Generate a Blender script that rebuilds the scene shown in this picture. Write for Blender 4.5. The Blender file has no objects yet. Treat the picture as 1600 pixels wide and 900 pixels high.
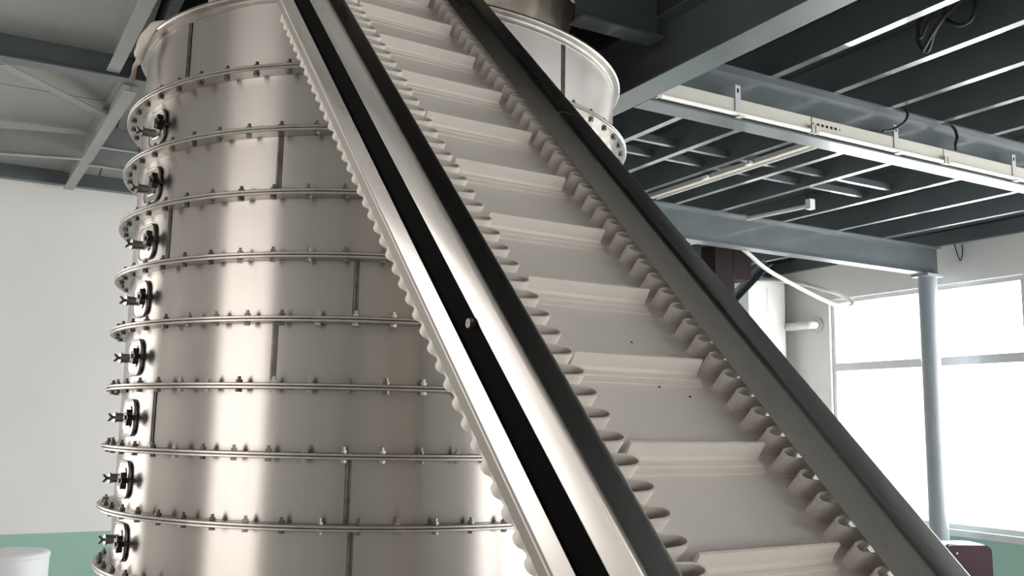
import bpy, bmesh, math, random
from mathutils import Vector, Matrix
random.seed(7)
PI = math.pi
scene = bpy.context.scene
COL = scene.collection

# ------------------------------------------------------------------ camera
EYE = Vector((0.0, 0.0, 2.0))
cam_data = bpy.data.cameras.new('camera')
cam_data.sensor_width = 36.0
cam_data.lens = 36.0 * 1455.0 / 1600.0
cam_data.clip_start = 0.05
cam_data.clip_end = 200.0
cam = bpy.data.objects.new('camera', cam_data)
COL.objects.link(cam)
FWD = Vector((0.47948647, 0.86548232, 0.14502787)).normalized()
UPV = Vector((-0.08634052, -0.11793568, 0.98926058)).normalized()
RGT = FWD.cross(UPV).normalized()
UPV = RGT.cross(FWD).normalized()
mw = Matrix((RGT, UPV, -FWD)).transposed().to_4x4()
mw.translation = EYE
cam.matrix_world = mw
scene.camera = cam

# ------------------------------------------------------------------ world: bright overcast sky
world = bpy.data.worlds.new('overcast_sky')
scene.world = world
world.use_nodes = True
bg = world.node_tree.nodes['Background']
bg.inputs['Color'].default_value = (1.0, 0.98, 0.98, 1.0)
bg.inputs['Strength'].default_value = 10.0

# room dimensions (metres)
XW, YW, XL, YF = 9.4, 9.53, -6.0, -7.0
SILL, HEAD = 0.95, 3.67
DADO = 0.96

# daylight portals in the window openings (they only guide sampling of the sky)
def portal(loc, rot, sx, sy):
    l = bpy.data.lights.new('window_portal', 'AREA')
    l.shape = 'RECTANGLE'; l.size = sx; l.size_y = sy
    l.cycles.is_portal = True
    o = bpy.data.objects.new('window_portal', l)
    COL.objects.link(o); o.location = loc; o.rotation_euler = rot
WIN_R = [(5.86, 8.48), (2.62, 5.56), (-0.70, 2.32), (-3.9, -1.0), (-6.8, -4.2)]
WIN_L = (0.75, 4.05, 0.15, 3.85)
WIN_B = (-5.2, -1.5, 0.15, 3.85)
WIN_F = (6.7, 9.1, 0.95, 4.05)
for a, b in WIN_R:
    portal((XW + 0.02, (a + b) / 2, (SILL + HEAD) / 2), (0, PI / 2, 0), HEAD - SILL, b - a)
portal((XL - 0.02, (WIN_L[0] + WIN_L[1]) / 2, 2.0), (0, -PI / 2, 0), 3.7, WIN_L[1] - WIN_L[0])
portal(((WIN_B[0] + WIN_B[1]) / 2, YW + 0.02, 2.0), (-PI / 2, 0, 0), WIN_B[1] - WIN_B[0], 3.7)

portal(((WIN_F[0] + WIN_F[1]) / 2, YF - 0.02, (WIN_F[2] + WIN_F[3]) / 2), (PI / 2, 0, 0), WIN_F[1] - WIN_F[0], WIN_F[3] - WIN_F[2])

vs = scene.view_settings
vs.view_transform = 'Standard'
try: vs.look = 'None'
except Exception: pass
vs.exposure = 0.60
vs.gamma = 1.0
vs.use_curve_mapping = False

# ------------------------------------------------------------------ materials
def mat(name, col, rough=0.5, metal=0.0, var=0.0, scale=(4, 4, 4), bump=0.0, spec=0.5, aniso=0.0,
        rvar=0.0, coat=0.0, detail=4):
    m = bpy.data.materials.new(name); m.use_nodes = True
    nt = m.node_tree; b = nt.nodes['Principled BSDF']
    b.inputs['Base Color'].default_value = (*col, 1)
    b.inputs['Roughness'].default_value = rough
    b.inputs['Metallic'].default_value = metal
    b.inputs['Specular IOR Level'].default_value = spec
    b.inputs['Coat Weight'].default_value = coat
    if var or bump or rvar:
        tc = nt.nodes.new('ShaderNodeTexCoord'); mp = nt.nodes.new('ShaderNodeMapping')
        mp.inputs['Scale'].default_value = scale
        nz = nt.nodes.new('ShaderNodeTexNoise'); nz.inputs['Detail'].default_value = detail
        nz.inputs['Scale'].default_value = 1.0
        nt.links.new(tc.outputs['Object'], mp.inputs['Vector']); nt.links.new(mp.outputs['Vector'], nz.inputs['Vector'])
        if var:
            r = nt.nodes.new('ShaderNodeMapRange')
            r.inputs['From Min'].default_value = 0.3; r.inputs['From Max'].default_value = 0.7
            r.inputs['To Min'].default_value = 1 - var; r.inputs['To Max'].default_value = 1 + var
            nt.links.new(nz.outputs['Fac'], r.inputs['Value'])
            mx = nt.nodes.new('ShaderNodeVectorMath'); mx.operation = 'SCALE'
            mx.inputs[0].default_value = col
            nt.links.new(r.outputs['Result'], mx.inputs['Scale'])
            nt.links.new(mx.outputs['Vector'], b.inputs['Base Color'])
        if rvar:
            r2 = nt.nodes.new('ShaderNodeMapRange')
            r2.inputs['From Min'].default_value = 0.3; r2.inputs['From Max'].default_value = 0.7
            r2.inputs['To Min'].default_value = rough - rvar; r2.inputs['To Max'].default_value = rough + rvar
            nt.links.new(nz.outputs['Fac'], r2.inputs['Value'])
            nt.links.new(r2.outputs['Result'], b.inputs['Roughness'])
        if bump:
            bp = nt.nodes.new('ShaderNodeBump'); bp.inputs['Strength'].default_value = bump
            bp.inputs['Distance'].default_value = 0.01
            nt.links.new(nz.outputs['Fac'], bp.inputs['Height']); nt.links.new(bp.outputs['Normal'], b.inputs['Normal'])
    if aniso:
        b.inputs['Anisotropic'].default_value = aniso
        b.inputs['Anisotropic Rotation'].default_value = 0.25
        tg = nt.nodes.new('ShaderNodeTangent'); tg.direction_type = 'RADIAL'; tg.axis = 'Z'
        nt.links.new(tg.outputs['Tangent'], b.inputs['Tangent'])
    return m

def wall_paint(name='wall_paint', dado=DADO):
    m = bpy.data.materials.new(name); m.use_nodes = True
    nt = m.node_tree; b = nt.nodes['Principled BSDF']; b.inputs['Roughness'].default_value = 0.6
    g = nt.nodes.new('ShaderNodeNewGeometry'); s = nt.nodes.new('ShaderNodeSeparateXYZ')
    nt.links.new(g.outputs['Position'], s.inputs[0])
    nz = nt.nodes.new('ShaderNodeTexNoise'); nz.inputs['Scale'].default_value = 1.3; nz.inputs['Detail'].default_value = 5
    nt.links.new(g.outputs['Position'], nz.inputs['Vector'])
    lt = nt.nodes.new('ShaderNodeMath'); lt.operation = 'LESS_THAN'; lt.inputs[1].default_value = dado
    nt.links.new(s.outputs['Z'], lt.inputs[0])
    mx = nt.nodes.new('ShaderNodeMix'); mx.data_type = 'RGBA'
    mx.inputs['A'].default_value = (0.80, 0.785, 0.77, 1); mx.inputs['B'].default_value = (0.33, 0.53, 0.455, 1)
    nt.links.new(lt.outputs[0], mx.inputs['Factor'])
    r = nt.nodes.new('ShaderNodeMapRange'); r.inputs['To Min'].default_value = 0.93; r.inputs['To Max'].default_value = 1.05
    nt.links.new(nz.outputs['Fac'], r.inputs['Value'])
    sc = nt.nodes.new('ShaderNodeVectorMath'); sc.operation = 'SCALE'
    nt.links.new(mx.outputs['Result'], sc.inputs[0]); nt.links.new(r.outputs['Result'], sc.inputs['Scale'])
    nt.links.new(sc.outputs['Vector'], b.inputs['Base Color'])
    return m

def glass_mat(name='window_glass', tint=(0.97, 0.985, 0.98, 1)):
    m = bpy.data.materials.new(name); m.use_nodes = True
    nt = m.node_tree; nt.nodes.remove(nt.nodes['Principled BSDF'])
    out = nt.nodes['Material Output']
    t = nt.nodes.new('ShaderNodeBsdfTransparent'); t.inputs['Color'].default_value = tint
    g = nt.nodes.new('ShaderNodeBsdfGlossy'); g.inputs['Roughness'].default_value = 0.03
    mx = nt.nodes.new('ShaderNodeMixShader'); mx.inputs[0].default_value = 0.06
    nt.links.new(t.outputs[0], mx.inputs[1]); nt.links.new(g.outputs[0], mx.inputs[2]); nt.links.new(mx.outputs[0], out.inputs['Surface'])
    return m

M = {
    'wall': wall_paint(), 'wall_plain': wall_paint('plain_wall_paint', -1.0), 'glass': glass_mat(), 'dimming': glass_mat('dimming_window_glass', (0.58, 0.57, 0.555, 1)), 'semi': glass_mat('slightly_dimming_window_glass', (0.85, 0.85, 0.84, 1)),  # left, back and rear panes: grey tint only tones down the sky's reflections
    'floor': mat('grey_floor', (0.52, 0.53, 0.50), 0.4, var=0.12, scale=(1.5, 1.5, 1.5)),
    'deck': mat('grey_deck_sheet', (0.050, 0.058, 0.062), 0.38, var=0.12, scale=(1.2, 1.2, 1.2)),
    'roof': mat('pale_roof_panel', (0.34, 0.35, 0.34), 0.45, var=0.06, scale=(0.8, 0.8, 0.8)),
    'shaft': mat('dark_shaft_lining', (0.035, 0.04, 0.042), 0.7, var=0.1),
    'beam': mat('blue_grey_steel_paint', (0.095, 0.113, 0.122), 0.36, var=0.10, scale=(3, 3, 3), spec=0.6, coat=0.25),
    'column': mat('light_blue_grey_paint', (0.27, 0.30, 0.33), 0.35, var=0.06),
    'joist': mat('galvanised_grey_joist', (0.10, 0.118, 0.126), 0.28, spec=0.8, coat=0.6, var=0.10, scale=(3, 3, 3)),
    'rafter': mat('pale_grey_steel_paint', (0.33, 0.345, 0.34), 0.4, var=0.08, scale=(4, 4, 4)),
    'shell': mat('brushed_stainless_shell', (0.435, 0.405, 0.382), 0.30, metal=1.0, var=0.05, scale=(5, 5, 0.6), aniso=0.9, detail=1),
    'flange': mat('dull_stainless_flange', (0.40, 0.375, 0.35), 0.34, metal=1.0, var=0.12, scale=(14, 14, 14)),
    'bolt': mat('dark_zinc_bolt', (0.16, 0.15, 0.14), 0.4, metal=0.9),
    'seam': mat('dark_weld_seam', (0.13, 0.12, 0.11), 0.45, metal=0.9, var=0.3, scale=(40, 40, 25)),
    'rail': mat('scratched_stainless_rail', (0.56, 0.53, 0.51), 0.28, metal=1.0, var=0.05, scale=(20, 2.0, 20), rvar=0.015),
    'lip': mat('shade_toned_lip', (0.27, 0.25, 0.225), 0.55, var=0.08, scale=(10, 3, 10)),  # shaded tone of the rail lip, put into a darker colour
    'rubber': mat('black_rubber', (0.003, 0.003, 0.003), 0.9, spec=0.05),
    'belt': mat('cream_belt', (0.74, 0.685, 0.635), 0.42, var=0.04, scale=(5, 5, 5)),
    'cream': mat('cream_moulded_rubber', (0.74, 0.68, 0.62), 0.45, var=0.04, scale=(12, 12, 12)),
    'knob': mat('black_plastic_knob', (0.012, 0.012, 0.012), 0.35),
    'hatch': mat('polished_hatch_steel', (0.62, 0.60, 0.575), 0.2, metal=1.0, var=0.1, scale=(30, 30, 30)),
    'white': mat('white_enamel', (0.78, 0.78, 0.75), 0.35, var=0.03),
    'ivory': mat('ivory_fixture_enamel', (0.62, 0.60, 0.54), 0.4, var=0.04),
    'tube': mat('unlit_white_tube', (0.9, 0.9, 0.86), 0.2),
    'pvc': mat('white_pvc', (0.72, 0.72, 0.69), 0.35),
    'alu': mat('grey_window_frame', (0.60, 0.61, 0.63), 0.4, metal=0.3, var=0.05),
    'drum': mat('white_drum_plastic', (0.80, 0.81, 0.84), 0.45),
    'maroon': mat('maroon_paint', (0.028, 0.005, 0.012), 0.5, var=0.1, spec=0.3),
    'maroon_deep': mat('deep_maroon_paint', (0.011, 0.0028, 0.0035), 0.6, var=0.1, spec=0.2),
    'maroon_dark': mat('dark_maroon_trim', (0.02, 0.012, 0.016), 0.4),
    'cable': mat('black_cable', (0.012, 0.012, 0.012), 0.5),
    'cloth': mat('beige_filter_cloth', (0.40, 0.345, 0.29), 0.85, var=0.12, scale=(9, 9, 9), bump=0.3),
    'cloth_pale': mat('pale_cloth', (0.66, 0.59, 0.52), 0.85, var=0.08, scale=(9, 9, 9)),
    'gap_strip': None,
    'hole': mat('black_hole', (0.004, 0.004, 0.004), 0.9),
}

def gap_strip_mat():
    m = bpy.data.materials.new('translucent_gap_light'); m.use_nodes = True
    nt = m.node_tree; b = nt.nodes['Principled BSDF']; b.inputs['Base Color'].default_value = (0.9, 0.89, 0.87, 1)
    t = nt.nodes.new('ShaderNodeBsdfTranslucent'); t.inputs['Color'].default_value = (0.92, 0.92, 0.9, 1)
    mx = nt.nodes.new('ShaderNodeMixShader'); mx.inputs[0].default_value = 0.6
    nt.links.new(b.outputs[0], mx.inputs[1]); nt.links.new(t.outputs[0], mx.inputs[2]); nt.links.new(mx.outputs[0], nt.nodes['Material Output'].inputs['Surface'])
    return m
M['gap_strip'] = gap_strip_mat()

# ------------------------------------------------------------------ mesh helpers
def link(name, me, m, parent=None, smooth=False):
    if smooth:
        for p in me.polygons: p.use_smooth = True
    me.materials.append(M[m] if isinstance(m, str) else m)
    o = bpy.data.objects.new(name, me); COL.objects.link(o)
    if parent is not None: o.parent = parent
    return o

def from_bm(name, bm, m, parent=None, smooth=False, angle=None):
    bmesh.ops.recalc_face_normals(bm, faces=bm.faces)
    me = bpy.data.meshes.new(name); bm.to_mesh(me); bm.free()
    o = link(name, me, m, parent, smooth or angle is not None)
    if angle is not None: me.set_sharp_from_angle(angle=math.radians(angle))
    return o

def box(bm, x0, x1, y0, y1, z0, z1):
    v = [bm.verts.new(p) for p in ((x0, y0, z0), (x1, y0, z0), (x1, y1, z0), (x0, y1, z0), (x0, y0, z1), (x1, y0, z1), (x1, y1, z1), (x0, y1, z1))]
    for f in ((0, 3, 2, 1), (4, 5, 6, 7), (0, 1, 5, 4), (1, 2, 6, 5), (2, 3, 7, 6), (3, 0, 4, 7)):
        bm.faces.new([v[i] for i in f])

def panelgrid(bm, us, vs_, solid, d0, d1, axis):
    """one connected slab made of grid cells; axis 'x': thickness along x, us along y; axis 'y': thickness along y, us along x"""
    cache = {}
    def V(i, j, k):
        if (i, j, k) not in cache:
            d = (d0, d1)[k]; cache[(i, j, k)] = bm.verts.new((d, us[i], vs_[j]) if axis == 'x' else (us[i], d, vs_[j]))
        return cache[(i, j, k)]
    nu, nv = len(us) - 1, len(vs_) - 1
    on = lambda i, j: 0 <= i < nu and 0 <= j < nv and solid(i, j)
    for i in range(nu):
        for j in range(nv):
            if not on(i, j): continue
            for k in (0, 1): bm.faces.new([V(i, j, k), V(i + 1, j, k), V(i + 1, j + 1, k), V(i, j + 1, k)])
            if not on(i - 1, j): bm.faces.new([V(i, j, 0), V(i, j + 1, 0), V(i, j + 1, 1), V(i, j, 1)])
            if not on(i + 1, j): bm.faces.new([V(i + 1, j, 0), V(i + 1, j + 1, 0), V(i + 1, j + 1, 1), V(i + 1, j, 1)])
            if not on(i, j - 1): bm.faces.new([V(i, j, 0), V(i + 1, j, 0), V(i + 1, j, 1), V(i, j, 1)])
            if not on(i, j + 1): bm.faces.new([V(i, j + 1, 0), V(i + 1, j + 1, 0), V(i + 1, j + 1, 1), V(i, j + 1, 1)])

def prism(bm, prof, a, b, ax, ay):
    """extrude closed 2D profile (list of (p,q)) from point a to b; ax, ay = section axes"""
    A = [bm.verts.new(a + ax * p + ay * q) for p, q in prof]
    B = [bm.verts.new(b + ax * p + ay * q) for p, q in prof]
    n = len(prof)
    for i in range(n):
        j = (i + 1) % n
        bm.faces.new((A[i], A[j], B[j], B[i]))
    bm.faces.new(A[::-1]); bm.faces.new(B)

def ibeam_prof(w, h, tf, tw):
    return [(-w/2, 0), (w/2, 0), (w/2, tf), (tw/2, tf), (tw/2, h-tf), (w/2, h-tf), (w/2, h), (-w/2, h), (-w/2, h-tf), (-tw/2, h-tf), (-tw/2, tf), (-w/2, tf)]

def cprof(w, h, t):
    return [(0, 0), (w, 0), (w, 0.02), (w - t, 0.02), (w - t, t), (t, t), (t, h - t), (w, h - t), (w, h), (0, h)]

def lathe(bm, prof, seg, c=(0, 0, 0), closed=True, a0=0.0, a1=2 * PI):
    full = abs(a1 - a0 - 2 * PI) < 1e-6
    n = seg if full else seg + 1
    rings = []
    for i in range(n):
        a = a0 + (a1 - a0) * i / seg
        rings.append([bm.verts.new((c[0] + r * math.cos(a), c[1] + r * math.sin(a), c[2] + z)) for r, z in prof])
    k = len(prof)
    for i in range(seg):
        A = rings[i]; B = rings[(i + 1) % n]
        for j in range(k if closed else k - 1):
            q = (j + 1) % k
            bm.faces.new((A[j], B[j], B[q], A[q]))
    return rings

def tube(bm, pts, r, seg=8, caps=True):
    pts = [Vector(p) for p in pts]
    t0 = (pts[1] - pts[0]).normalized()
    ref = Vector((0, 0, 1)) if abs(t0.z) < 0.9 else Vector((1, 0, 0))
    u = t0.cross(ref).normalized(); prev = None; first = None
    for i, p in enumerate(pts):
        t = (pts[min(i + 1, len(pts) - 1)] - pts[max(i - 1, 0)]).normalized()
        u = (u - t * u.dot(t)).normalized(); v = t.cross(u)
        ring = [bm.verts.new(p + (u * math.cos(2 * PI * k / seg) + v * math.sin(2 * PI * k / seg)) * r) for k in range(seg)]
        if prev:
            for k in range(seg):
                bm.faces.new((prev[k], prev[(k + 1) % seg], ring[(k + 1) % seg], ring[k]))
        else: first = ring
        prev = ring
    if caps:
        bm.faces.new(first[::-1]); bm.faces.new(prev)

def spline(pts, n=6):
    """Catmull-Rom resample"""
    P = [Vector(p) for p in pts]; out = []
    for i in range(len(P) - 1):
        p0 = P[max(i - 1, 0)]; p1 = P[i]; p2 = P[i + 1]; p3 = P[min(i + 2, len(P) - 1)]
        for k in range(n):
            t = k / n
            out.append(0.5 * ((2 * p1) + (p2 - p0) * t + (2 * p0 - 5 * p1 + 4 * p2 - p3) * t * t + (3 * p1 - p0 - 3 * p2 + p3) * t ** 3))
    out.append(P[-1]); return out

def tag(o, label, cat, group=None):
    o['label'] = label; o['category'] = cat
    if group: o['group'] = group
    return o

def struct(o, label=None):
    o['kind'] = 'structure'
    if label: o['label'] = label
    return o

def empty(name, loc):
    o = bpy.data.objects.new(name, None); COL.objects.link(o); o.location = loc
    o.empty_display_size = 0.1
    return o

# ------------------------------------------------------------------ room shell
bm = bmesh.new(); box(bm, XL - 0.3, XW + 0.3, YF - 0.3, YW + 0.3, -0.2, 0.0)
struct(from_bm('floor', bm, 'floor'), 'grey painted workshop floor')

TOP = 7.4
bm = bmesh.new()      # back wall with the tall glazed opening at its left end
x0, x1, z0, z1 = WIN_B
panelgrid(bm, [XL, x0, x1, XW + 0.24], [0, z0, z1, TOP], lambda i, j: (i, j) != (1, 1), YW, YW + 0.24, 'y')
struct(from_bm('wall_back', bm, 'wall'), 'white back wall with a green painted lower band')
bm = bmesh.new()      # right wall with the window row
ys = [YF] + [v for a, b in sorted(WIN_R) for v in (a, b)] + [YW]
panelgrid(bm, ys, [0, SILL, HEAD, TOP], lambda i, j: not (j == 1 and i % 2 == 1), XW, XW + 0.24, 'x')
struct(from_bm('wall_right', bm, 'wall'), 'white right wall pierced by large windows, green below the sill')
bm = bmesh.new()
y0, y1, z0, z1 = WIN_L
panelgrid(bm, [YF, y0, y1, YW + 0.24], [0, z0, z1, TOP], lambda i, j: (i, j) != (1, 1), XL - 0.24, XL, 'x')
struct(from_bm('wall_left', bm, 'wall_plain'))
bm = bmesh.new()
panelgrid(bm, [XL - 0.24, WIN_F[0], WIN_F[1], XW + 0.24], [0, WIN_F[2], WIN_F[3], TOP], lambda i, j: (i, j) != (1, 1), YF - 0.24, YF, 'y')
struct(from_bm('wall_front', bm, 'wall_plain'))

# ceilings
DECK = 4.28
def roofz(y): return 4.50 - 0.087 * (y - 6.75)
bm = bmesh.new()
box(bm, 2.80, XW, YF, YW, DECK, DECK + 0.06)
struct(from_bm('ceiling', bm, 'deck'), 'dark grey sheet steel underside of the upper floor')
bm = bmesh.new(); box(bm, 0.78, 2.795, YF, 1.0, DECK, DECK + 0.06)
struct(from_bm('ceiling', bm, 'deck'), 'dark grey sheet steel ceiling over the camera side of the opening')
def slope_panel(name, xa, xb, ya, yb):
    bm = bmesh.new()
    prism(bm, [(xa, 0), (xb, 0), (xb, 0.06), (xa, 0.06)], Vector((0, ya, roofz(ya))), Vector((0, yb, roofz(yb))), Vector((1, 0, 0)), Vector((0, 0, 1)))
    return from_bm(name, bm, 'roof')
roof = bpy.data.objects.new('ceiling_slope', None); COL.objects.link(roof); struct(roof, 'pale grey sloping roof panels on the left')
# separate sheets, laid edge to edge with dark joints
yb = [YF, -3.5, -0.2, 3.2, 6.72, 7.62, YW]
for i in range(len(yb) - 1):
    o = slope_panel('roof_panel', XL, 0.72, yb[i] + 0.006, yb[i + 1] - 0.006); o.parent = roof
o = slope_panel('roof_panel', 0.73, 2.80, 6.78, YW); o.parent = roof
for xa, xb, ya, yc in ((XL, 2.8, 6.7, YW), (XL, 0.76, YF, 6.7)):      # backing that closes the joints
    bm = bmesh.new()
    prism(bm, [(xa, 0.065), (xb, 0.065), (xb, 0.10), (xa, 0.10)], Vector((0, ya, roofz(ya))), Vector((0, yc, roofz(yc))), Vector((1, 0, 0)), Vector((0, 0, 1)))
    from_bm('roof_backing', bm, 'shaft', roof)
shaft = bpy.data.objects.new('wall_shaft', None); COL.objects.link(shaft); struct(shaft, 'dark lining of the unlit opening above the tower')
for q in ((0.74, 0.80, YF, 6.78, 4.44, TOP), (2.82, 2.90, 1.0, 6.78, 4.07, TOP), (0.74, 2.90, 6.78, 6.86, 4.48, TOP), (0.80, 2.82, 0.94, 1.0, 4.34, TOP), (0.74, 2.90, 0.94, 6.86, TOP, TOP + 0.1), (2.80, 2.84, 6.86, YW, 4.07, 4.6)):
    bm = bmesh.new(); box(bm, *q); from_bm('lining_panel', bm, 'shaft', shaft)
bm = bmesh.new(); box(bm, XL, 2.80, YW - 0.09, YW, 4.14, 4.30)
struct(from_bm('trim_1', bm, 'beam'), 'dark grey steel edge strip along the top of the back wall')
bm = bmesh.new(); box(bm, XW - 0.06, XW, YF, YW, 4.11, 4.27)
struct(from_bm('trim_2', bm, 'beam'), 'grey steel edge strip along the top of the window wall')
bm = bmesh.new(); box(bm, 2.84, XW, YW - 0.06, YW, 4.10, 4.27)
struct(from_bm('trim_3', bm, 'beam'))

# windows
def window(name, axis, c, a0, a1, z0, z1, mull, trans, label, glass='glass'):
    """axis 'x': wall plane x=c, opening along y ; axis 'y': wall plane y=c, along x"""
    def bx(bm, p0, p1, q0, q1, d0, d1):
        if axis == 'x': box(bm, d0, d1, p0, p1, q0, q1)
        else: box(bm, p0, p1, d0, d1, q0, q1)
    s = 1 if c > 0 else -1
    d0, d1 = sorted((c + s * 0.04, c + s * 0.11))
    w = 0.055
    root = bpy.data.objects.new(name, None); COL.objects.link(root); struct(root, label)
    bm = bmesh.new()
    panelgrid(bm, [a0, a0 + w, a1 - w, a1], [z0, z0 + w, z1 - w, z1], lambda i, j: (i, j) != (1, 1), d0, d1, axis)
    from_bm('window_frame', bm, 'alu', root)
    vs_ = [a0 + w] + list(mull) + [a1 - w]
    for m_ in mull:
        bm = bmesh.new(); bx(bm, m_ - w * 0.6, m_ + w * 0.6, z0 + w, z1 - w, d0, d1); from_bm('mullion', bm, 'alu', root)
    for i in range(len(vs_) - 1):
        pa = vs_[i] + (w * 0.6 if i else 0); pb = vs_[i + 1] - (w * 0.6 if i < len(vs_) - 2 else 0)
        bm = bmesh.new(); bx(bm, pa, pb, trans - 0.05, trans + 0.05, d0, d1); from_bm('transom', bm, 'alu', root)
        dm = (d0 + d1) / 2
        for q0, q1 in ((z0 + w, trans - 0.05), (trans + 0.05, z1 - w)):
            bm = bmesh.new(); bx(bm, pa, pb, q0, q1, dm - 0.003, dm + 0.003); from_bm('pane', bm, glass, root)
    bm = bmesh.new()
    e0, e1 = sorted((c - s * 0.05, c + s * 0.20))
    bx(bm, a0 - 0.03, a1 + 0.03, z0 - 0.07, z0 - 0.001, e0, e1); from_bm('window_sill', bm, 'alu', root)
for i, (a, b) in enumerate(WIN_R):
    window('window_%d' % (i + 1), 'x', XW, a, b, SILL, HEAD, [7.10] if i == 0 else [(a + b) / 2], 2.80, 'tall bright window in a grey metal frame on the right wall')
window('window_6', 'x', XL, WIN_L[0], WIN_L[1], WIN_L[2], WIN_L[3], [1.85, 2.95], 2.6, 'tall glazed opening in the left wall', 'dimming')
window('window_7', 'y', YW, WIN_B[0], WIN_B[1], WIN_B[2], WIN_B[3], [-3.97, -2.73], 2.6, 'tall glazed opening at the far left of the back wall', 'dimming')
window('window_8', 'y', YF, WIN_F[0], WIN_F[1], WIN_F[2], WIN_F[3], [7.9], 2.80, 'unseen window added behind the camera to light the belt', 'semi')  # added out of view to brighten the belt

# ------------------------------------------------------------------ steel structure
X_, Y_, Z_ = Vector((1, 0, 0)), Vector((0, 1, 0)), Vector((0, 0, 1))
def beam(name, a, b, w, h, label, m='beam', tf=0.012, tw=0.010, cat='beam', group=None, parts=True):
    a, b = Vector(a), Vector(b); d = (b - a).normalized(); side = d.cross(Z_).normalized(); up = side.cross(d)
    base = empty(name, a)
    tag(base, label, cat, group)
    o = Vector((0, 0, 0)); L = b - a
    def pr(nm, p0, p1, q0, q1):
        bm = bmesh.new(); prism(bm, [(p0, q0), (p1, q0), (p1, q1), (p0, q1)], o, L, side, up); from_bm(nm, bm, m, base)
    pr('bottom_flange', -w / 2, w / 2, 0, tf)
    pr('web', -tw / 2, tw / 2, tf, h - tf)
    pr('top_flange', -w / 2, w / 2, h - tf, h)
    return base
beam('steel_beam', (2.885, YF + 0.05, 3.75), (2.885, 6.66, 3.75), 0.17, 0.32, 'wide grey steel beam with a pale underside rising to the upper right from the tower')
beam('steel_beam', (2.975, 3.95, 3.75), (XW - 0.02, 3.95, 3.75), 0.14, 0.32, 'long grey steel beam carrying the ivory light battens')
beam('steel_beam', (0.75, 6.77, 3.75), (9.26, 6.77, 3.75), 0.14, 0.32, 'grey steel beam ending on the round column by the windows')
beam('steel_beam', (XL + 0.02, 6.77, 4.32), (2.79, 6.77, 4.32), 0.14, 0.20, 'dark steel roof beam with a pale lower edge left of the tower')
beam('steel_beam', (2.32, 3.60, 3.94), (2.81, 3.60, 3.94), 0.12, 0.30, 'dark cross beam in the shadowed opening above the tower')
beam('rafter', (0.545, 6.70, 4.345), (0.67, 4.80, 4.51), 0.085, 0.155, 'pale grey rafter ending at the roof beam beside the tower top', m='rafter', tf=0.008, tw=0.008, cat='rafter')
beam('rafter', (0.685, 6.86, 4.285), (0.47, 9.42, 4.09), 0.085, 0.17, 'pale grey rafter running down from the roof beam to the back wall', m='rafter', tf=0.008, tw=0.008, cat='rafter')
# round column
col_r = empty('steel_column', (9.08, 6.77, 0.0)); tag(col_r, 'round grey steel column standing in front of the windows', 'column')
bm = bmesh.new(); lathe(bm, [(0.10, 0.02), (0.10, 3.72)], 32, closed=False); from_bm('shaft', bm, 'column', col_r, angle=40)
bm = bmesh.new(); box(bm, -0.13, 0.13, -0.11, 0.11, 3.72, 3.75); from_bm('cap_plate', bm, 'column', col_r)
bm = bmesh.new(); box(bm, -0.16, 0.16, -0.16, 0.16, 0.0, 0.02); from_bm('base_plate', bm, 'column', col_r)

# joists over the beams
ordn = ['eighth', 'seventh', 'sixth', 'fifth', 'fourth', 'third', 'second', 'nearest']
for i, x in enumerate([3.91, 4.43, 4.94, 5.46, 6.00, 6.84, 7.62, 8.32]):
    bm = bmesh.new()
    prism(bm, cprof(0.055, 0.205, 0.006), Vector((0, YF + 0.05, 0)), Vector((0, YW - 0.08, 0)), X_, Z_)
    o = from_bm('ceiling_joist', bm, 'joist'); o.location = (x - 0.03, 0, 4.072)
    nm = ('ceiling joist nearest to the window wall' if i == 7 else ordn[i] + ' ceiling joist counted from the window wall')
    tag(o, 'grey steel channel, ' + nm, 'joist', 'ceiling joists under the upper floor')
for y, lb in ((5.38, 'nearer'), (5.68, 'farther')):
    base = empty('bridging_channel', (3.0, y, 4.108)); tag(base, 'thin grey bridging bar across the joists, %s of the pair' % lb, 'bar', 'bridging bars between joists')
    xs = [3.02, 3.88, 4.40, 4.91, 5.43, 5.97, 6.81]
    for i in range(len(xs) - 1):
        bm = bmesh.new(); prism(bm, cprof(0.04, 0.055, 0.004), Vector((xs[i] + 0.06 - 3.0, 0, 0)), Vector((xs[i + 1] - 0.01 - 3.0, 0, 0)), Y_, Z_)
        from_bm('bar_length', bm, 'joist', base)
# purlins and braces at the left
def bar(name, a, b, w, h, label, m='rafter', cat='purlin', group=None):
    a, b = Vector(a), Vector(b); d = (b - a).normalized(); side = d.cross(Z_).normalized(); up = side.cross(d)
    bm = bmesh.new(); prism(bm, [(-w/2, 0), (w/2, 0), (w/2, 0.006), (-w/2 + 0.006, 0.006), (-w/2 + 0.006, h), (-w/2, h)], Vector((0, 0, 0)), b - a, side, up)
    o = from_bm(name, bm, m); o.location = a
    return tag(o, label, cat, group)
bar('roof_purlin', (0.62, 8.10, 4.18), (2.78, 8.10, 4.18), 0.05, 0.19, 'upper of two pale purlins meeting the tower left of its ports')
bar('roof_purlin', (0.57, 8.59, 4.14), (2.78, 8.59, 4.14), 0.05, 0.18, 'lower of two pale purlins meeting the tower left of its ports')
bar('roof_purlin', (-1.6, 8.52, 4.00), (0.50, 8.32, 4.115), 0.05, 0.22, 'pale purlin just above the back wall left of the rafter')
bar('roof_brace', (-0.12, 6.90, 4.325), (0.60, 7.72, 4.335), 0.09, 0.025, 'pale diagonal roof brace between the roof beam and the rafter', cat='brace')

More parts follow.
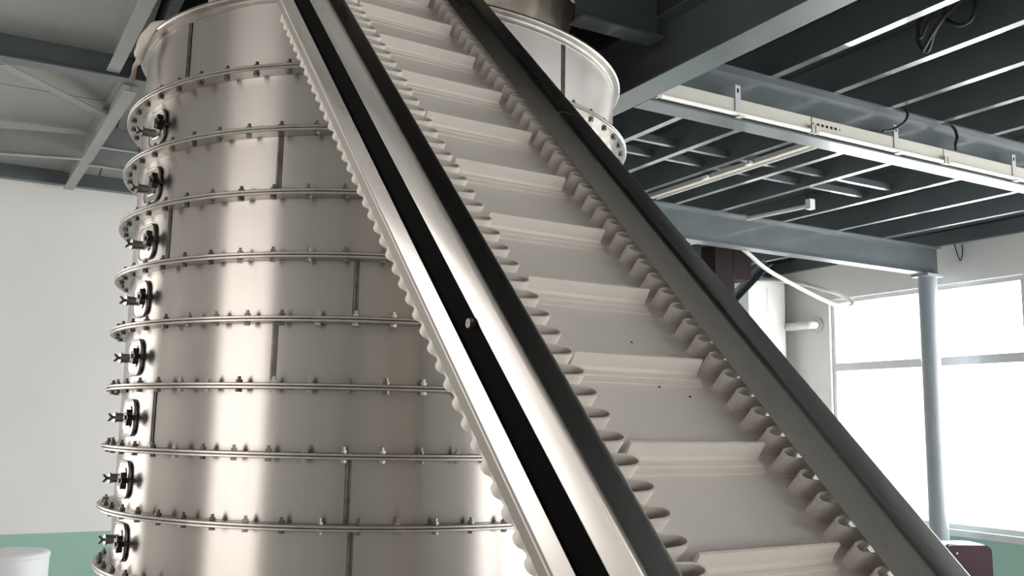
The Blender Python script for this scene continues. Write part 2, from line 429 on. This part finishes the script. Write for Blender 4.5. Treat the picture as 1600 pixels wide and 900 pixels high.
# ------------------------------------------------------------------ light battens
def batten_on_beam(x0, x1, xb, label):
    o = empty('light_batten', ((x0 + x1) / 2, 3.875, 3.763)); tag(o, label, 'light fixture', 'light battens along the beam')
    h = (x1 - x0) / 2 - 0.006
    bm = bmesh.new(); box(bm, -h, h, -0.015, 0.06, 0.02, 0.105); hs = from_bm('housing', bm, 'ivory', o)
    bm = bmesh.new(); tube(bm, [(-h + 0.03, -0.030, 0.010), (h - 0.03, -0.030, 0.010)], 0.014, 10); from_bm('tube', bm, 'tube', o, angle=50)
    for sx in (-1, 1):
        bm = bmesh.new(); box(bm, sx * h - 0.02 * (sx > 0) , sx * h + 0.02 * (sx < 0), -0.046, -0.015, -0.004, 0.045); from_bm('lamp_holder', bm, 'ivory', o)
    xb -= (x0 + x1) / 2
    bm = bmesh.new(); prism(bm, [(-0.016, -0.010), (-0.016, 0.185), (-0.022, 0.185), (-0.022, -0.004), (-0.058, -0.004), (-0.058, -0.010)], Vector((xb - 0.02, 0, 0)), Vector((xb + 0.02, 0, 0)), Y_, Z_)
    br = from_bm('hanger_bracket', bm, 'alu', o)
    bm = bmesh.new(); box(bm, xb - 0.006, xb + 0.006, -0.0235, -0.0221, 0.14, 0.165); from_bm('slot', bm, 'hole', br)
    return o, hs
b1, h1 = batten_on_beam(2.99, 4.18, 3.59, 'ivory light batten on the beam, next to the tower side end')
b2, h2 = batten_on_beam(4.18, 5.40, 4.93, 'middle ivory light batten on the beam, with a row of dark vent holes')
b3, h3 = batten_on_beam(5.40, 6.64, 6.16, 'ivory light batten on the beam, cut off by the right edge of the picture')
for i, x in enumerate([4.195, 4.235, 4.272, 4.31, 4.348, 4.385, 4.42]):
    bm = bmesh.new(); s = 0.010 if 0 < i < 6 else 0.005
    box(bm, x - 4.79 - s, x - 4.79 + s, -0.0165, -0.0152, 0.065 - s * 0.8, 0.065 + s * 0.8); from_bm('vent_hole', bm, 'hole', h2)
o = empty('light_batten', (5.03, 5.60, 4.035)); tag(o, 'ivory light batten fixed under a joist beyond the beam', 'light fixture')
bm = bmesh.new(); box(bm, -0.02, 0.045, -1.0, 0.95, 0.0, 0.035); from_bm('housing', bm, 'ivory', o)
bm = bmesh.new(); tube(bm, [(0.052, -0.97, 0.0), (0.052, 0.92, 0.0)], 0.013, 10); from_bm('tube', bm, 'tube', o, angle=50)
for y in (-0.35, 0.15):
    bm = bmesh.new(); box(bm, -0.055, -0.018, y - 0.03, y + 0.03, -0.006, 0.02); from_bm('mounting_clip', bm, 'white', o)
o = empty('hanging_tube_lamp', (6.27, 5.84, 3.99)); tag(o, 'short white tube lamp hanging on a wire near the joists', 'lamp')
bm = bmesh.new(); tube(bm, [(0, 0.02, 0.0), (-0.09, 0.70, 0.0)], 0.020, 12); from_bm('tube', bm, 'pvc', o, angle=50)
bm = bmesh.new(); box(bm, -0.03, 0.03, -0.035, 0.02, -0.035, 0.055); from_bm('end_cap', bm, 'white', o)
bm = bmesh.new(); tube(bm, [(0, 0, 0.05), (-0.01, 0.03, 0.10), (0.0, 0.035, 0.285)], 0.006, 6); from_bm('wire', bm, 'cable', o)

# ------------------------------------------------------------------ cables
def cable(pts, r, label, m='cable', n=6, name='cable', cat='cable', group=None, seg=8):
    base = Vector(pts[0]); bm = bmesh.new(); tube(bm, spline([Vector(p) - base for p in pts], n), r, seg)
    o = from_bm(name, bm, m, angle=60); o.location = base
    return tag(o, label, cat, group)
coil = empty('cable_coil', (4.25, 3.0, 4.30)); tag(coil, 'coil of black cable hanging from the ceiling joists', 'cable')
loops = [
    [(4.24, 2.963, 4.374), (4.23, 3.028, 4.256), (4.24, 3.108, 4.215), (4.25, 3.156, 4.141), (4.26, 3.144, 4.064), (4.26, 3.106, 4.039), (4.25, 3.054, 4.121), (4.24, 2.981, 4.201), (4.25, 2.995, 4.34)],
    [(4.27, 2.994, 4.36), (4.27, 2.994, 4.242), (4.26, 2.99, 4.176), (4.27, 2.921, 4.114), (4.28, 2.858, 4.125), (4.28, 2.832, 4.195), (4.27, 2.856, 4.292)],
    [(4.22, 2.803, 4.27), (4.22, 2.898, 4.204), (4.22, 2.983, 4.159), (4.22, 3.048, 4.101), (4.22, 3.111, 4.026)],
    [(4.21, 3.017, 4.36), (4.20, 3.078, 4.258), (4.20, 3.115, 4.163), (4.20, 3.107, 4.097), (4.20, 3.06, 4.153), (4.21, 2.995, 4.279), (4.21, 2.979, 4.35)]]
for L in loops:
    bm = bmesh.new(); tube(bm, spline([Vector(p) - coil.location for p in L], 6), 0.0105, 8); from_bm('cable_strand', bm, 'cable', coil, angle=60)
cable([(4.975, 3.895, 4.066), (5.031, 3.87, 4.085), (5.046, 3.85, 4.039), (5.005, 3.85, 3.976), (4.896, 3.85, 3.91), (4.80, 3.85, 3.885)], 0.009, 'curved black cable entering the middle light batten')
cable([(5.444, 3.89, 4.06), (5.523, 3.87, 4.05), (5.546, 3.855, 3.981), (5.519, 3.85, 3.92), (5.529, 3.855, 3.880)], 0.010, 'short black cable dropping to the rightmost light batten')
cable([(9.37, 6.645, 4.225), (9.36, 6.604, 4.079), (9.36, 6.55, 3.909), (9.36, 6.514, 3.991), (9.37, 6.524, 4.088)], 0.006, 'thin dark wire loop hanging on the wall right of the column')
cable([(9.395, 8.16, 3.70), (9.38, 8.156, 3.300), (9.38, 8.13, 3.177), (9.38, 8.035, 3.09), (9.38, 7.897, 3.12), (9.38, 7.765, 3.268), (9.395, 7.70, 3.70)], 0.005, 'thin cable sagging across the window left of the column', m='alu')
cable([(6.15, 7.3, 4.245), (6.49, 7.3, 4.07), (6.896, 7.3, 3.85), (7.185, 7.3, 3.692), (7.654, 7.3, 3.538), (8.044, 7.3, 3.428), (8.265, 7.3, 3.388), (8.419, 7.3, 3.392), (8.474, 7.3, 3.448), (8.40, 7.38, 3.53), (8.27, 7.5, 3.594), (8.18, 7.8, 3.70), (8.08, 8.33, 3.80)], 0.023, 'white plastic hose looping below the beam near the corner', m='pvc', name='hose', cat='hose', seg=12)

# ------------------------------------------------------------------ corner fittings
o = empty('wall_duct', (9.33, 9.36, 0)); tag(o, 'tall grey vertical duct in the room corner', 'duct')
bm = bmesh.new(); box(bm, -0.07, 0.065, -0.14, 0.10, 0, 3.95); from_bm('duct_body', bm, 'alu', o)
bm = bmesh.new(); box(bm, -0.078, -0.070, -0.13, -0.11, 0.1, 3.9); from_bm('duct_seam', bm, 'beam', o)
o = empty('wall_pipe', (9.27, 9.22, 3.36)); tag(o, 'short white pipe elbowing into the wall left of the window', 'pipe')
bm = bmesh.new(); tube(bm, spline([(0, 0, 0), (0, -0.25, 0), (0, -0.46, 0), (0.03, -0.53, 0), (0.12, -0.54, 0)], 6), 0.055, 16); from_bm('pipe_body', bm, 'pvc', o, angle=50)
bm = bmesh.new(); tube(bm, [(0, -0.28, 0), (0, -0.33, 0)], 0.061, 16); from_bm('coupling', bm, 'pvc', o, angle=50)
bm = bmesh.new(); tube(bm, [(0.10, -0.54, 0), (0.125, -0.54, 0)], 0.095, 20); from_bm('wall_collar', bm, 'alu', o, angle=50)
o = empty('hanging_cabinet', (7.5, 8.1, 4.07)); tag(o, 'dark maroon cabinet hung under the joists near the room corner', 'cabinet')
bm = bmesh.new(); prism(bm, [(-0.45, 0), (0.09, 0), (0.09, -0.37), (-0.17, -0.37), (-0.17, -0.80), (-0.45, -0.80)], Vector((0, -0.12, 0)), Vector((0, 0.12, 0)), X_, Z_); from_bm('cabinet_body', bm, 'maroon_deep', o)
bm = bmesh.new(); box(bm, -0.17, -0.164, -0.124, -0.12, -0.31, -0.01); from_bm('door_gap', bm, 'maroon_dark', o)
o = empty('white_locker', (8.92, 9.1, 0)); tag(o, 'tall white locker in the corner beside the maroon cabinet', 'locker')
bm = bmesh.new(); box(bm, -0.34, 0.31, -0.02, 0.26, 0.0, 3.94); from_bm('locker_body', bm, 'white', o)
bm = bmesh.new(); box(bm, -0.015, -0.008, -0.024, -0.02, 0.1, 3.86); from_bm('door_gap', bm, 'alu', o)
bar('knee_brace', (7.20, 8.39, 3.05), (8.30, 8.39, 4.02), 0.10, 0.10, 'grey diagonal brace rising behind the conveyor towards the joists', m='beam', cat='brace')

# drum and machine
dr = empty('plastic_drum', (0.255, 8.5, 0)); tag(dr, 'white plastic drum by the green band of the back wall', 'drum')
bm = bmesh.new(); lathe(bm, [(0.0, 0.0), (0.245, 0.0), (0.265, 0.03), (0.27, 0.45), (0.272, 0.90), (0.268, 0.915)], 40, closed=False); from_bm('drum_body', bm, 'drum', dr, angle=40)
bm = bmesh.new(); lathe(bm, [(0.274, 0.895), (0.278, 0.91), (0.276, 0.928), (0.262, 0.942), (0.22, 0.946), (0.0, 0.946)], 40, closed=False); from_bm('lid', bm, 'drum', dr, angle=40)
mc = empty('machine_cabinet', (7.88, 5.68, 0)); tag(mc, 'dark maroon machine cabinet with rounded top under the window sill', 'machine')
mc.rotation_euler = (0, 0, math.radians(-25))
def rrect(w, h, r, n=5):
    out = []
    for cx, cy, a in ((w/2 - r, h/2 - r, 0), (-w/2 + r, h/2 - r, 90), (-w/2 + r, -h/2 + r, 180), (w/2 - r, -h/2 + r, 270)):
        for k in range(n + 1):
            t = math.radians(a + 90 * k / n); out.append((cx + r * math.cos(t), cy + r * math.sin(t)))
    return out
bm = bmesh.new(); prism(bm, rrect(0.42, 1.00, 0.06), Vector((0, -0.18, 0.50)), Vector((0, 0.18, 0.50)), X_, Z_); from_bm('cabinet_body', bm, 'maroon', mc, angle=40)
bm = bmesh.new(); prism(bm, rrect(0.46, 1.0, 0.07), Vector((0, -0.13, 0.503)), Vector((0, 0.12, 0.503)), X_, Z_); from_bm('edge_band', bm, 'maroon_dark', mc, angle=40)
bm = bmesh.new(); prism(bm, rrect(0.30, 0.62, 0.04), Vector((0, -0.186, 0.58)), Vector((0, -0.179, 0.58)), X_, Z_); from_bm('front_panel', bm, 'maroon', mc, angle=40)
bm = bmesh.new(); tube(bm, [(-0.12, -0.18, 0.93), (-0.12, -0.19, 0.93)], 0.008, 8); from_bm('screw', bm, 'white', mc)

# ------------------------------------------------------------------ tower
TC = Vector((1.680, 4.411, 0.0)); R = 1.170; RF = 1.238
tower = empty('stainless_tower', TC)
tag(tower, 'tall round stainless steel tower of stacked bolted rings behind the conveyor', 'tower')
FZ = [1.365, 1.113, 0.862, 0.618, 0.376, 0.126, -0.127, -0.383, -0.629, -0.878, -1.127, -1.376, -1.626]
FZ = [2.0 + z for z in FZ]
def shell(z0, z1):
    bm = bmesh.new()
    lathe(bm, [(R, z0), (R, z1), (R - 0.004, z1), (R - 0.004, z0)], 128)
    return from_bm('shell_section', bm, 'shell', tower, angle=40)
secs = [shell(FZ[0] + 0.012, 3.69)]
for i in range(len(FZ) - 1): secs.append(shell(FZ[i + 1] + 0.012, FZ[i] - 0.012))
shell(0.0, FZ[-1] - 0.012)
# top rim: rolled lip
bm = bmesh.new()
lathe(bm, [(R - 0.01, 3.660), (R + 0.004, 3.660), (R + 0.005, 3.684), (1.200, 3.686), (1.205, 3.692), (1.204, 3.700), (1.19, 3.702), (R - 0.01, 3.700)], 128)
from_bm('top_rim', bm, 'flange', tower, angle=35)
bolt_me = None
def bolt_mesh():
    bm = bmesh.new()
    lathe(bm, [(0.0, -0.023), (0.0125, -0.023), (0.0125, -0.0118), (0.006, -0.0118), (0.006, 0.0118), (0.0125, 0.0118), (0.0125, 0.023), (0.0068, 0.0235), (0.0068, 0.035), (0.0, 0.035)], 6, closed=False)
    bmesh.ops.remove_doubles(bm, verts=bm.verts, dist=1e-5)
    bmesh.ops.recalc_face_normals(bm, faces=bm.faces)
    me = bpy.data.meshes.new('bolt'); bm.to_mesh(me); bm.free(); me.materials.append(M['bolt']); return me
bolt_me = bolt_mesh()
for i, z in enumerate(FZ):
    base = None
    for k, (a, b) in enumerate(((0.001, 0.0115), (-0.0115, -0.001))):
        bm = bmesh.new()
        lathe(bm, [(R - 0.003, z + a), (RF - 0.002, z + a), (RF, z + a + 0.002), (RF, z + b - 0.002), (RF - 0.002, z + b), (R - 0.003, z + b)], 128)
        f = from_bm('flange', bm, 'flange', tower, angle=35)
        if k == 0: base = f
    if i > 8: continue
    off = random.uniform(0, 6.0)
    for k in range(27):
        a = math.radians(-198 + off + k * 6.667)
        o = bpy.data.objects.new('bolt', bolt_me); COL.objects.link(o); o.parent = base
        o.location = ((R + 0.040) * math.cos(a), (R + 0.040) * math.sin(a), z); o.rotation_euler = (0, 0, random.uniform(0, 1))
# vertical weld seams
def seam(sec, deg, z0, z1, w=0.011):
    bm = bmesh.new(); a = math.radians(deg)
    t = Vector((-math.sin(a), math.cos(a), 0)); r = Vector((math.cos(a), math.sin(a), 0))
    prism(bm, [(-w, -0.002), (w, -0.002), (w, 0.003), (w * 0.4, 0.0035), (w * 0.15, 0.0005), (-w * 0.15, 0.0005), (-w * 0.4, 0.0035), (-w, 0.003)], r * R + Z_ * z0, r * R + Z_ * z1, t, r)
    from_bm('weld_seam', bm, 'seam', sec)
def zr(i): return (FZ[i] + 0.013, 3.655 if i == 0 else FZ[i - 1] - 0.013)
for i, deg in ((0, -156.4), (0, -70.6), (2, -131.2), (3, -159.0), (4, -115.3), (5, -130.2), (6, -159.8), (7, -115.3), (8, -114.4)):
    z0, z1 = zr(i); seam(secs[i], deg, z0, z1)
# inspection hatches
def hatch_parts():
    out = []
    bm = bmesh.new(); prism(bm, rrect(0.150, 0.135, 0.034), Vector((-0.012, 0, 0)), Vector((0.008, 0, 0)), Y_, Z_)
    out.append(('inspection_hatch', bm, 'hatch', 40))
    bm = bmesh.new(); p = [Vector((0.006, y, z)) for y, z in rrect(0.160, 0.146, 0.038, 6)]; p.append(p[0]); tube(bm, p, 0.005, 8, caps=False)
    out.append(('hatch_rim', bm, 'flange', 60))
    bm = bmesh.new(); prism(bm, rrect(0.100, 0.090, 0.02), Vector((0.008, -0.004, 0.004)), Vector((0.012, -0.004, 0.004)), Y_, Z_)
    out.append(('hatch_cover', bm, 'hatch', 40))
    bm = bmesh.new()
    star = []
    for k in range(20):
        a = 2 * PI * k / 20; star.append(((0.027 + 0.008 * math.cos(5 * a)) * math.cos(a), (0.027 + 0.008 * math.cos(5 * a)) * math.sin(a)))
    prism(bm, star, Vector((0.020, 0.090, 0.0)), Vector((0.044, 0.090, 0.0)), Y_, Z_)
    out.append(('star_knob', bm, 'knob', 50))
    bm = bmesh.new(); tube(bm, [(-0.016, 0.090, 0), (0.050, 0.090, 0)], 0.009, 8)
    out.append(('knob_stud', bm, 'bolt', 50))
    bm = bmesh.new(); lathe(bm, [(0.0, -0.014), (0.018, -0.014), (0.019, 0.034), (0.023, 0.036), (0.023, 0.042), (0.0, 0.042)], 14, closed=False)
    bmesh.ops.rotate(bm, verts=bm.verts, cent=(0, 0, 0), matrix=Matrix.Rotation(PI / 2, 3, 'Y')); bmesh.ops.translate(bm, verts=bm.verts, vec=(0, -0.086, 0))
    out.append(('clamp_barrel', bm, 'flange', 50))
    bm = bmesh.new(); prism(bm, [(0.040, -0.006), (0.048, -0.006), (0.062, -0.018), (0.067, -0.014), (0.056, 0.0), (0.067, 0.014), (0.062, 0.018), (0.048, 0.006), (0.040, 0.006)], Vector((0, -0.090, 0)), Vector((0, -0.082, 0)), X_, Z_)
    out.append(('wing_nut', bm, 'bolt', 50))
    return out
HA = {1: -167.5, 2: -168.0, 3: -168.5, 4: -169.5, 5: -170.5, 6: -171.5, 7: -172.0, 8: -171.5}
proto = None
for i, deg in HA.items():
    z0, z1 = zr(i); a = math.radians(deg); loc = (R * math.cos(a), R * math.sin(a), (z0 + z1) / 2)
    if proto is None:
        hp = hatch_parts(); proto = []
        for k, (nm, bm, m, ang) in enumerate(hp): proto.append(from_bm(nm, bm, m, tower if k == 0 else proto[0], angle=ang))
        grp = proto
    else:
        grp = []
        for k, p in enumerate(proto):
            c = p.copy(); COL.objects.link(c); c.parent = tower if k == 0 else grp[0]; grp.append(c)
    grp[0].location = loc; grp[0].rotation_euler = (0, 0, a)
    grp[3].rotation_euler = (0, 0, 0)

# cloth sleeve and loose flap on the tower top
def sleeve():
    bm = bmesh.new(); rows = []
    N = 140
    for j, (r, z, f) in enumerate([(1.06, 3.700, 0.02), (1.03, 3.725, 0.06), (0.92, 3.755, 0.09), (0.90, 3.81, 0.06), (0.86, 3.86, 0.075), (0.89, 3.94, 0.05), (0.90, 4.05, 0.05), (0.95, 4.25, 0.05), (0.97, 4.7, 0.05), (0.93, 5.3, 0.05)]):
        row = []
        for k in range(N):
            a = 2 * PI * k / N
            rr = r + f * (0.55 * math.sin(9 * a + 1.3 * j * 0.5) + 0.35 * math.sin(17 * a - 0.8 * j) + 0.25 * math.sin(31 * a + j))
            zz = z + (0.018 * math.sin(11 * a + j) + 0.012 * math.sin(23 * a)) * (0.3 if j == 0 else 1)
            row.append(bm.verts.new((rr * math.cos(a), rr * math.sin(a), zz + (0.012 if j == 0 else 0))))
        rows.append(row)
    for j in range(len(rows) - 1):
        for k in range(N): bm.faces.new((rows[j][k], rows[j][(k + 1) % N], rows[j + 1][(k + 1) % N], rows[j + 1][k]))
    me_o = from_bm('cloth_sleeve', bm, 'cloth', None, smooth=True)
    md = me_o.modifiers.new('thickness', 'SOLIDIFY'); md.thickness = 0.006
    me_o.location = (TC.x, TC.y, 0)
    return me_o
tag(sleeve(), 'crumpled beige cloth sleeve rising from the top of the tower', 'cloth')
def cloth_strip(name, A, B, label, bulge, m='cloth_pale', n=5, parts=4):
    P = spline(A, n); Q = spline(B, n)
    k = min(len(P), len(Q)); P = [P[int(i * (len(P) - 1) / (k - 1))] for i in range(k)]; Q = [Q[int(i * (len(Q) - 1) / (k - 1))] for i in range(k)]
    base = P[0].copy(); bm = bmesh.new(); rows = []
    for i in range(k):
        row = []
        for j in range(parts + 1):
            t = j / parts; p = P[i].lerp(Q[i], t) - base
            p += Vector(bulge) * (math.sin(PI * t) + 0.35 * math.sin(3 * PI * t + i * 0.5)); row.append(bm.verts.new(p))
        rows.append(row)
    for i in range(k - 1):
        for j in range(parts): bm.faces.new((rows[i][j], rows[i][j + 1], rows[i + 1][j + 1], rows[i + 1][j]))
    o = from_bm(name, bm, m, smooth=True); o.location = base
    md = o.modifiers.new('thickness', 'SOLIDIFY'); md.thickness = 0.005
    return tag(o, label, 'cloth')
cloth_strip('cloth_flap', [(0.560, 4.20, 3.735), (0.489, 4.30, 3.750), (0.454, 4.34, 3.702), (0.437, 4.34, 3.629), (0.447, 4.34, 3.594), (0.440, 4.34, 3.547), (0.432, 4.34, 3.490)],
            [(0.60, 4.12, 3.725), (0.535, 4.14, 3.722), (0.495, 4.19, 3.68), (0.468, 4.26, 3.60), (0.466, 4.30, 3.575), (0.450, 4.33, 3.545), (0.438, 4.335, 3.49)],
            'pale cloth corner hanging over the tower rim at the upper left', (-0.015, -0.02, 0))
cloth_strip('cloth_strap', [(2.21, 3.50, 4.30), (2.215, 3.47, 4.12), (2.200, 3.47, 3.985), (2.222, 3.475, 3.955)], [(2.25, 3.52, 4.30), (2.252, 3.49, 4.12), (2.238, 3.49, 3.985), (2.230, 3.48, 3.96)],
            'narrow pale cloth strap dangling beside the sleeve at the right', (0.004, -0.01, 0))

# ------------------------------------------------------------------ conveyor
b = 0.95
t_, phi = math.radians(44.9), math.radians(-2.7)
D = Vector((math.sin(phi) * math.cos(t_), math.cos(phi) * math.cos(t_), math.sin(t_)))
U = Vector((math.cos(phi), -math.sin(phi), 0)); N = U.cross(D)
S0, S1 = -1.42, 3.08
ORI = Vector((1.22 * b, S0, -1.14 * b))       # conveyor root in (u, s, n)
conv = empty('belt_conveyor', (0, 0, 0))
tag(conv, 'steep inclined conveyor with cream cleated belt between stainless side rails', 'conveyor')
cm = Matrix((U, D, N)).transposed().to_4x4()
cm.translation = EYE + U * ORI.x + D * ORI.y + N * ORI.z
conv.matrix_world = cm
def L(u, s, n): return Vector((u, s, n)) - ORI      # local coordinates of a point given in (u, s, n)

def sheet(name, pts, th, s0, s1, m, rad=0.010, n=4, parent=conv):
    """folded sheet: pts = polyline in (u, n) with bend radius, thickness to the left of the path"""
    P = [Vector((p[0], p[1], 0)) for p in pts]; path = [P[0]]
    for i in range(1, len(P) - 1):
        d0 = (P[i - 1] - P[i]).normalized(); d1 = (P[i + 1] - P[i]).normalized()
        r = min(rad, (P[i - 1] - P[i]).length * 0.45, (P[i + 1] - P[i]).length * 0.45)
        A = P[i] + d0 * r; B = P[i] + d1 * r
        for k in range(n + 1):
            t = k / n; path.append(A * (1 - t) ** 2 + P[i] * 2 * t * (1 - t) + B * t * t)
    path.append(P[-1])
    inner = []
    for i, p in enumerate(path):
        d = (path[min(i + 1, len(path) - 1)] - path[max(i - 1, 0)]).normalized(); nn = Vector((-d.y, d.x, 0)); inner.append(p + nn * th)
    prof = [(p.x, p.y) for p in path] + [(p.x, p.y) for p in reversed(inner)]
    bm = bmesh.new()
    prism(bm, prof, L(0, s0, 0), L(0, s1, 0), Vector((1, 0, 0)), Vector((0, 0, 1)))
    return from_bm(name, bm, m, parent, angle=50)

uL, uLi, nTL = 0.8965 * b, 0.9627 * b, -0.9056 * b
uRi, uRo, nTR = 1.521 * b, 1.607 * b, -0.900 * b
# left upper rail: outer face, top, inner lip   (path runs so that thickness lies inside)
sheet('upper_side_rail', [(uLi + 0.036 * b, -0.944 * b), (uLi, nTL), (uL, nTL), (uL, -0.978 * b), (uL + 0.012, -0.980 * b)], 0.003, S0, S1, 'rail')
# left lower rail with a lip turned in
sheet('lower_side_rail', [(uL, -1.045 * b), (uL, -1.098 * b), (uL + 0.012, -1.106 * b)], 0.003, S0, S1, 'rail', rad=0.004)
sheet('shade_toned_strip', [(uL + 0.004, -1.099 * b), (uL + 0.022, -1.163 * b), (uL + 0.04, -1.166 * b)], 0.003, S0, S1, 'lip', rad=0.006)
# black strip between them
bm = bmesh.new(); prism(bm, [(uL + 0.005, -0.970 * b), (uL + 0.012, -0.970 * b), (uL + 0.012, -1.054 * b), (uL + 0.005, -1.054 * b)], L(0, S0, 0), L(0, S1, 0), X_, Z_)
from_bm('seal_strip', bm, 'rubber', conv)
# bolt on the strip
bm = bmesh.new(); tube(bm, [L(uL + 0.006, 1.21, -0.992 * b), L(uL - 0.008, 1.21, -0.992 * b)], 0.010, 6)
from_bm('bolt', bm, 'bolt', conv)
# right upper rail in two lengths, right lower rail
for sa, sb in ((S0, 2.105), (2.108, S1)):
    sheet('upper_side_rail', [(uRo, -0.985 * b), (uRo, nTR), (uRi, nTR), (1.476 * b, -0.946 * b)], 0.003, sa, sb, 'rail')
sheet('lower_side_rail', [(uRo - 0.03, -1.144 * b), (uRo, -1.142 * b), (uRo, -1.045 * b), (uRo - 0.028, -1.042 * b)], 0.003, S0, S1, 'rail', rad=0.006)
# slotted posts that tie the right rails together
for k in range(5):
    s = S0 + 0.3 + k * 0.95
    bm = bmesh.new(); box(bm, uRo - 0.012 - ORI.x, uRo - 0.004 - ORI.x, s - 0.02 - ORI.y, s + 0.02 - ORI.y, -1.06 * b - ORI.z, -0.97 * b - ORI.z); from_bm('rail_post', bm, 'rail', conv)
    bm = bmesh.new(); box(bm, uL + 0.03 - ORI.x, uRo - 0.012 - ORI.x, s - 0.02 - ORI.y, s + 0.02 - ORI.y, -1.065 * b - ORI.z, -1.03 * b - ORI.z); from_bm('cross_bar', bm, 'flange', conv)
bm = bmesh.new(); box(bm, 1.566 * b - ORI.x, 1.570 * b - ORI.x, S0 - ORI.y, S1 - ORI.y, -1.02 * b - ORI.z, -0.935 * b - ORI.z); from_bm('gap_light_strip', bm, 'gap_strip', conv)  # added translucent strip, stands in for window light showing through the rail gap
# belt (upper run) and return run
bm = bmesh.new(); box(bm, 0.972 * b - ORI.x, 1.545 * b - ORI.x, S0 + 0.02 - ORI.y, S1 - 0.02 - ORI.y, -1.0 * b - 0.006 - ORI.z, -1.0 * b - ORI.z)
belt = from_bm('belt', bm, 'belt', conv)
bm = bmesh.new(); box(bm, 0.905 * b - ORI.x, 1.55 * b - ORI.x, S0 + 0.02 - ORI.y, S1 - 0.02 - ORI.y, -1.118 * b - ORI.z, -1.111 * b - ORI.z)
rbelt = from_bm('return_belt', bm, 'belt', conv)
PITCH = 0.0549
def corrugated(name, uc, A, n0, n1, th, phase, parent, k2=0.065, foot=True):
    per = 14; cnt = int((S1 - S0 - 0.06) / PITCH); pts = []
    for i in range(cnt * per + 1):
        th_ = 2 * PI * i / per
        pts.append(Vector((uc + A * math.sin(th_), S0 + 0.03 + PITCH * (i / per) + k2 * PITCH * math.sin(2 * th_) * -1.0 + phase, 0)))
    def offs(d):
        out = []
        for i, p in enumerate(pts):
            q = (pts[min(i + 1, len(pts) - 1)] - pts[max(i - 1, 0)]).normalized(); out.append(p + Vector((-q.y, q.x, 0)) * d)
        return out
    def wall(bm, t, na, nb):
        a, c = offs(t / 2), offs(-t / 2)
        R4 = [[bm.verts.new(L(p.x, p.y, nz)) for p in row] for row, nz in ((a, na), (a, nb), (c, nb), (c, na))]
        for i in range(len(pts) - 1):
            for q in range(4):
                r0, r1 = R4[q], R4[(q + 1) % 4]; bm.faces.new((r0[i], r0[i + 1], r1[i + 1], r1[i]))
        bm.faces.new([r[0] for r in R4]); bm.faces.new([r[-1] for r in R4][::-1])
    bm = bmesh.new(); wall(bm, th, n0, n1)
    if foot:
        d = 0.0035 if n1 > n0 else -0.0035
        wall(bm, th + 0.010, n0, n0 + d)
    return from_bm(name, bm, 'cream', parent, angle=45)
SH = 0.046 * b
WA = 0.0365
corrugated('corrugated_sidewall', 1.446 * b + WA, WA, -b, -b + SH, 0.0045, 0.0, belt)
corrugated('corrugated_sidewall', 1.068 * b - WA, WA, -b, -b + SH, 0.0045, 0.012, belt)
corrugated('corrugated_sidewall', 0.928 * b, 0.007, -1.118 * b, -1.184 * b, 0.005, 0.0, rbelt, k2=0.04, foot=False)
# cleats
def cleat_mesh():
    bm = bmesh.new(); u0, u1 = 1.078 * b - ORI.x, 1.418 * b - ORI.x
    h = 0.040
    prof = [(-0.036, 0.0), (-0.036, 0.0035), (-0.022, 0.005), (-0.0215, 0.0085), (-0.014, 0.0085), (-0.0135, 0.005), (-0.0055, 0.006), (-0.002, 0.012), (0.003, h), (0.008, h), (0.007, 0.012), (0.012, 0.004), (0.020, 0.0)]
    prism(bm, prof, Vector((u0, 0, 0)), Vector((u1, 0, 0)), Y_, Z_)
    bmesh.ops.recalc_face_normals(bm, faces=bm.faces)
    me = bpy.data.meshes.new('cleat'); bm.to_mesh(me); bm.free(); me.materials.append(M['cream']); return me
cl = cleat_mesh()
s = 0.640 - 0.003
while s > S0 + 0.1: s -= 0.2342
s += 0.2342
while s < S1 - 0.05:
    o = bpy.data.objects.new('cleat', cl); COL.objects.link(o); o.parent = belt
    o.location = (0, s - ORI.y, -b - ORI.z); s += 0.2342
# dark specks / rivets in the belt
for u, s in ((1.19, 1.315), (1.30, 1.20), (1.235, 1.08), (1.292, 1.065), (1.36, 1.04)):
    bm = bmesh.new(); box(bm, u * b - 0.002 - ORI.x, u * b + 0.002 - ORI.x, s - 0.002 - ORI.y, s + 0.002 - ORI.y, -b - ORI.z, -b + 0.0012 - ORI.z); from_bm('belt_hole', bm, 'hole', belt)
# end drums and feet (out of the picture)
for s in (S0 + 0.02, S1 - 0.02):
    bm = bmesh.new(); tube(bm, [L(0.93 * b, s, -1.058 * b), L(1.54 * b, s, -1.058 * b)], 0.048, 20); from_bm('drum', bm, 'flange', conv, angle=40)
inv = cm.inverted()
for u in (uL + 0.02, uRo - 0.02):
    for sft in (S0 + 0.08, S0 + 0.62):
        top = EYE + U * u + D * sft + N * (-1.10 * b)
        bm = bmesh.new(); tube(bm, [inv @ top, inv @ Vector((top.x, top.y, 0.0))], 0.02, 10); from_bm('leg', bm, 'flange', conv, angle=40)
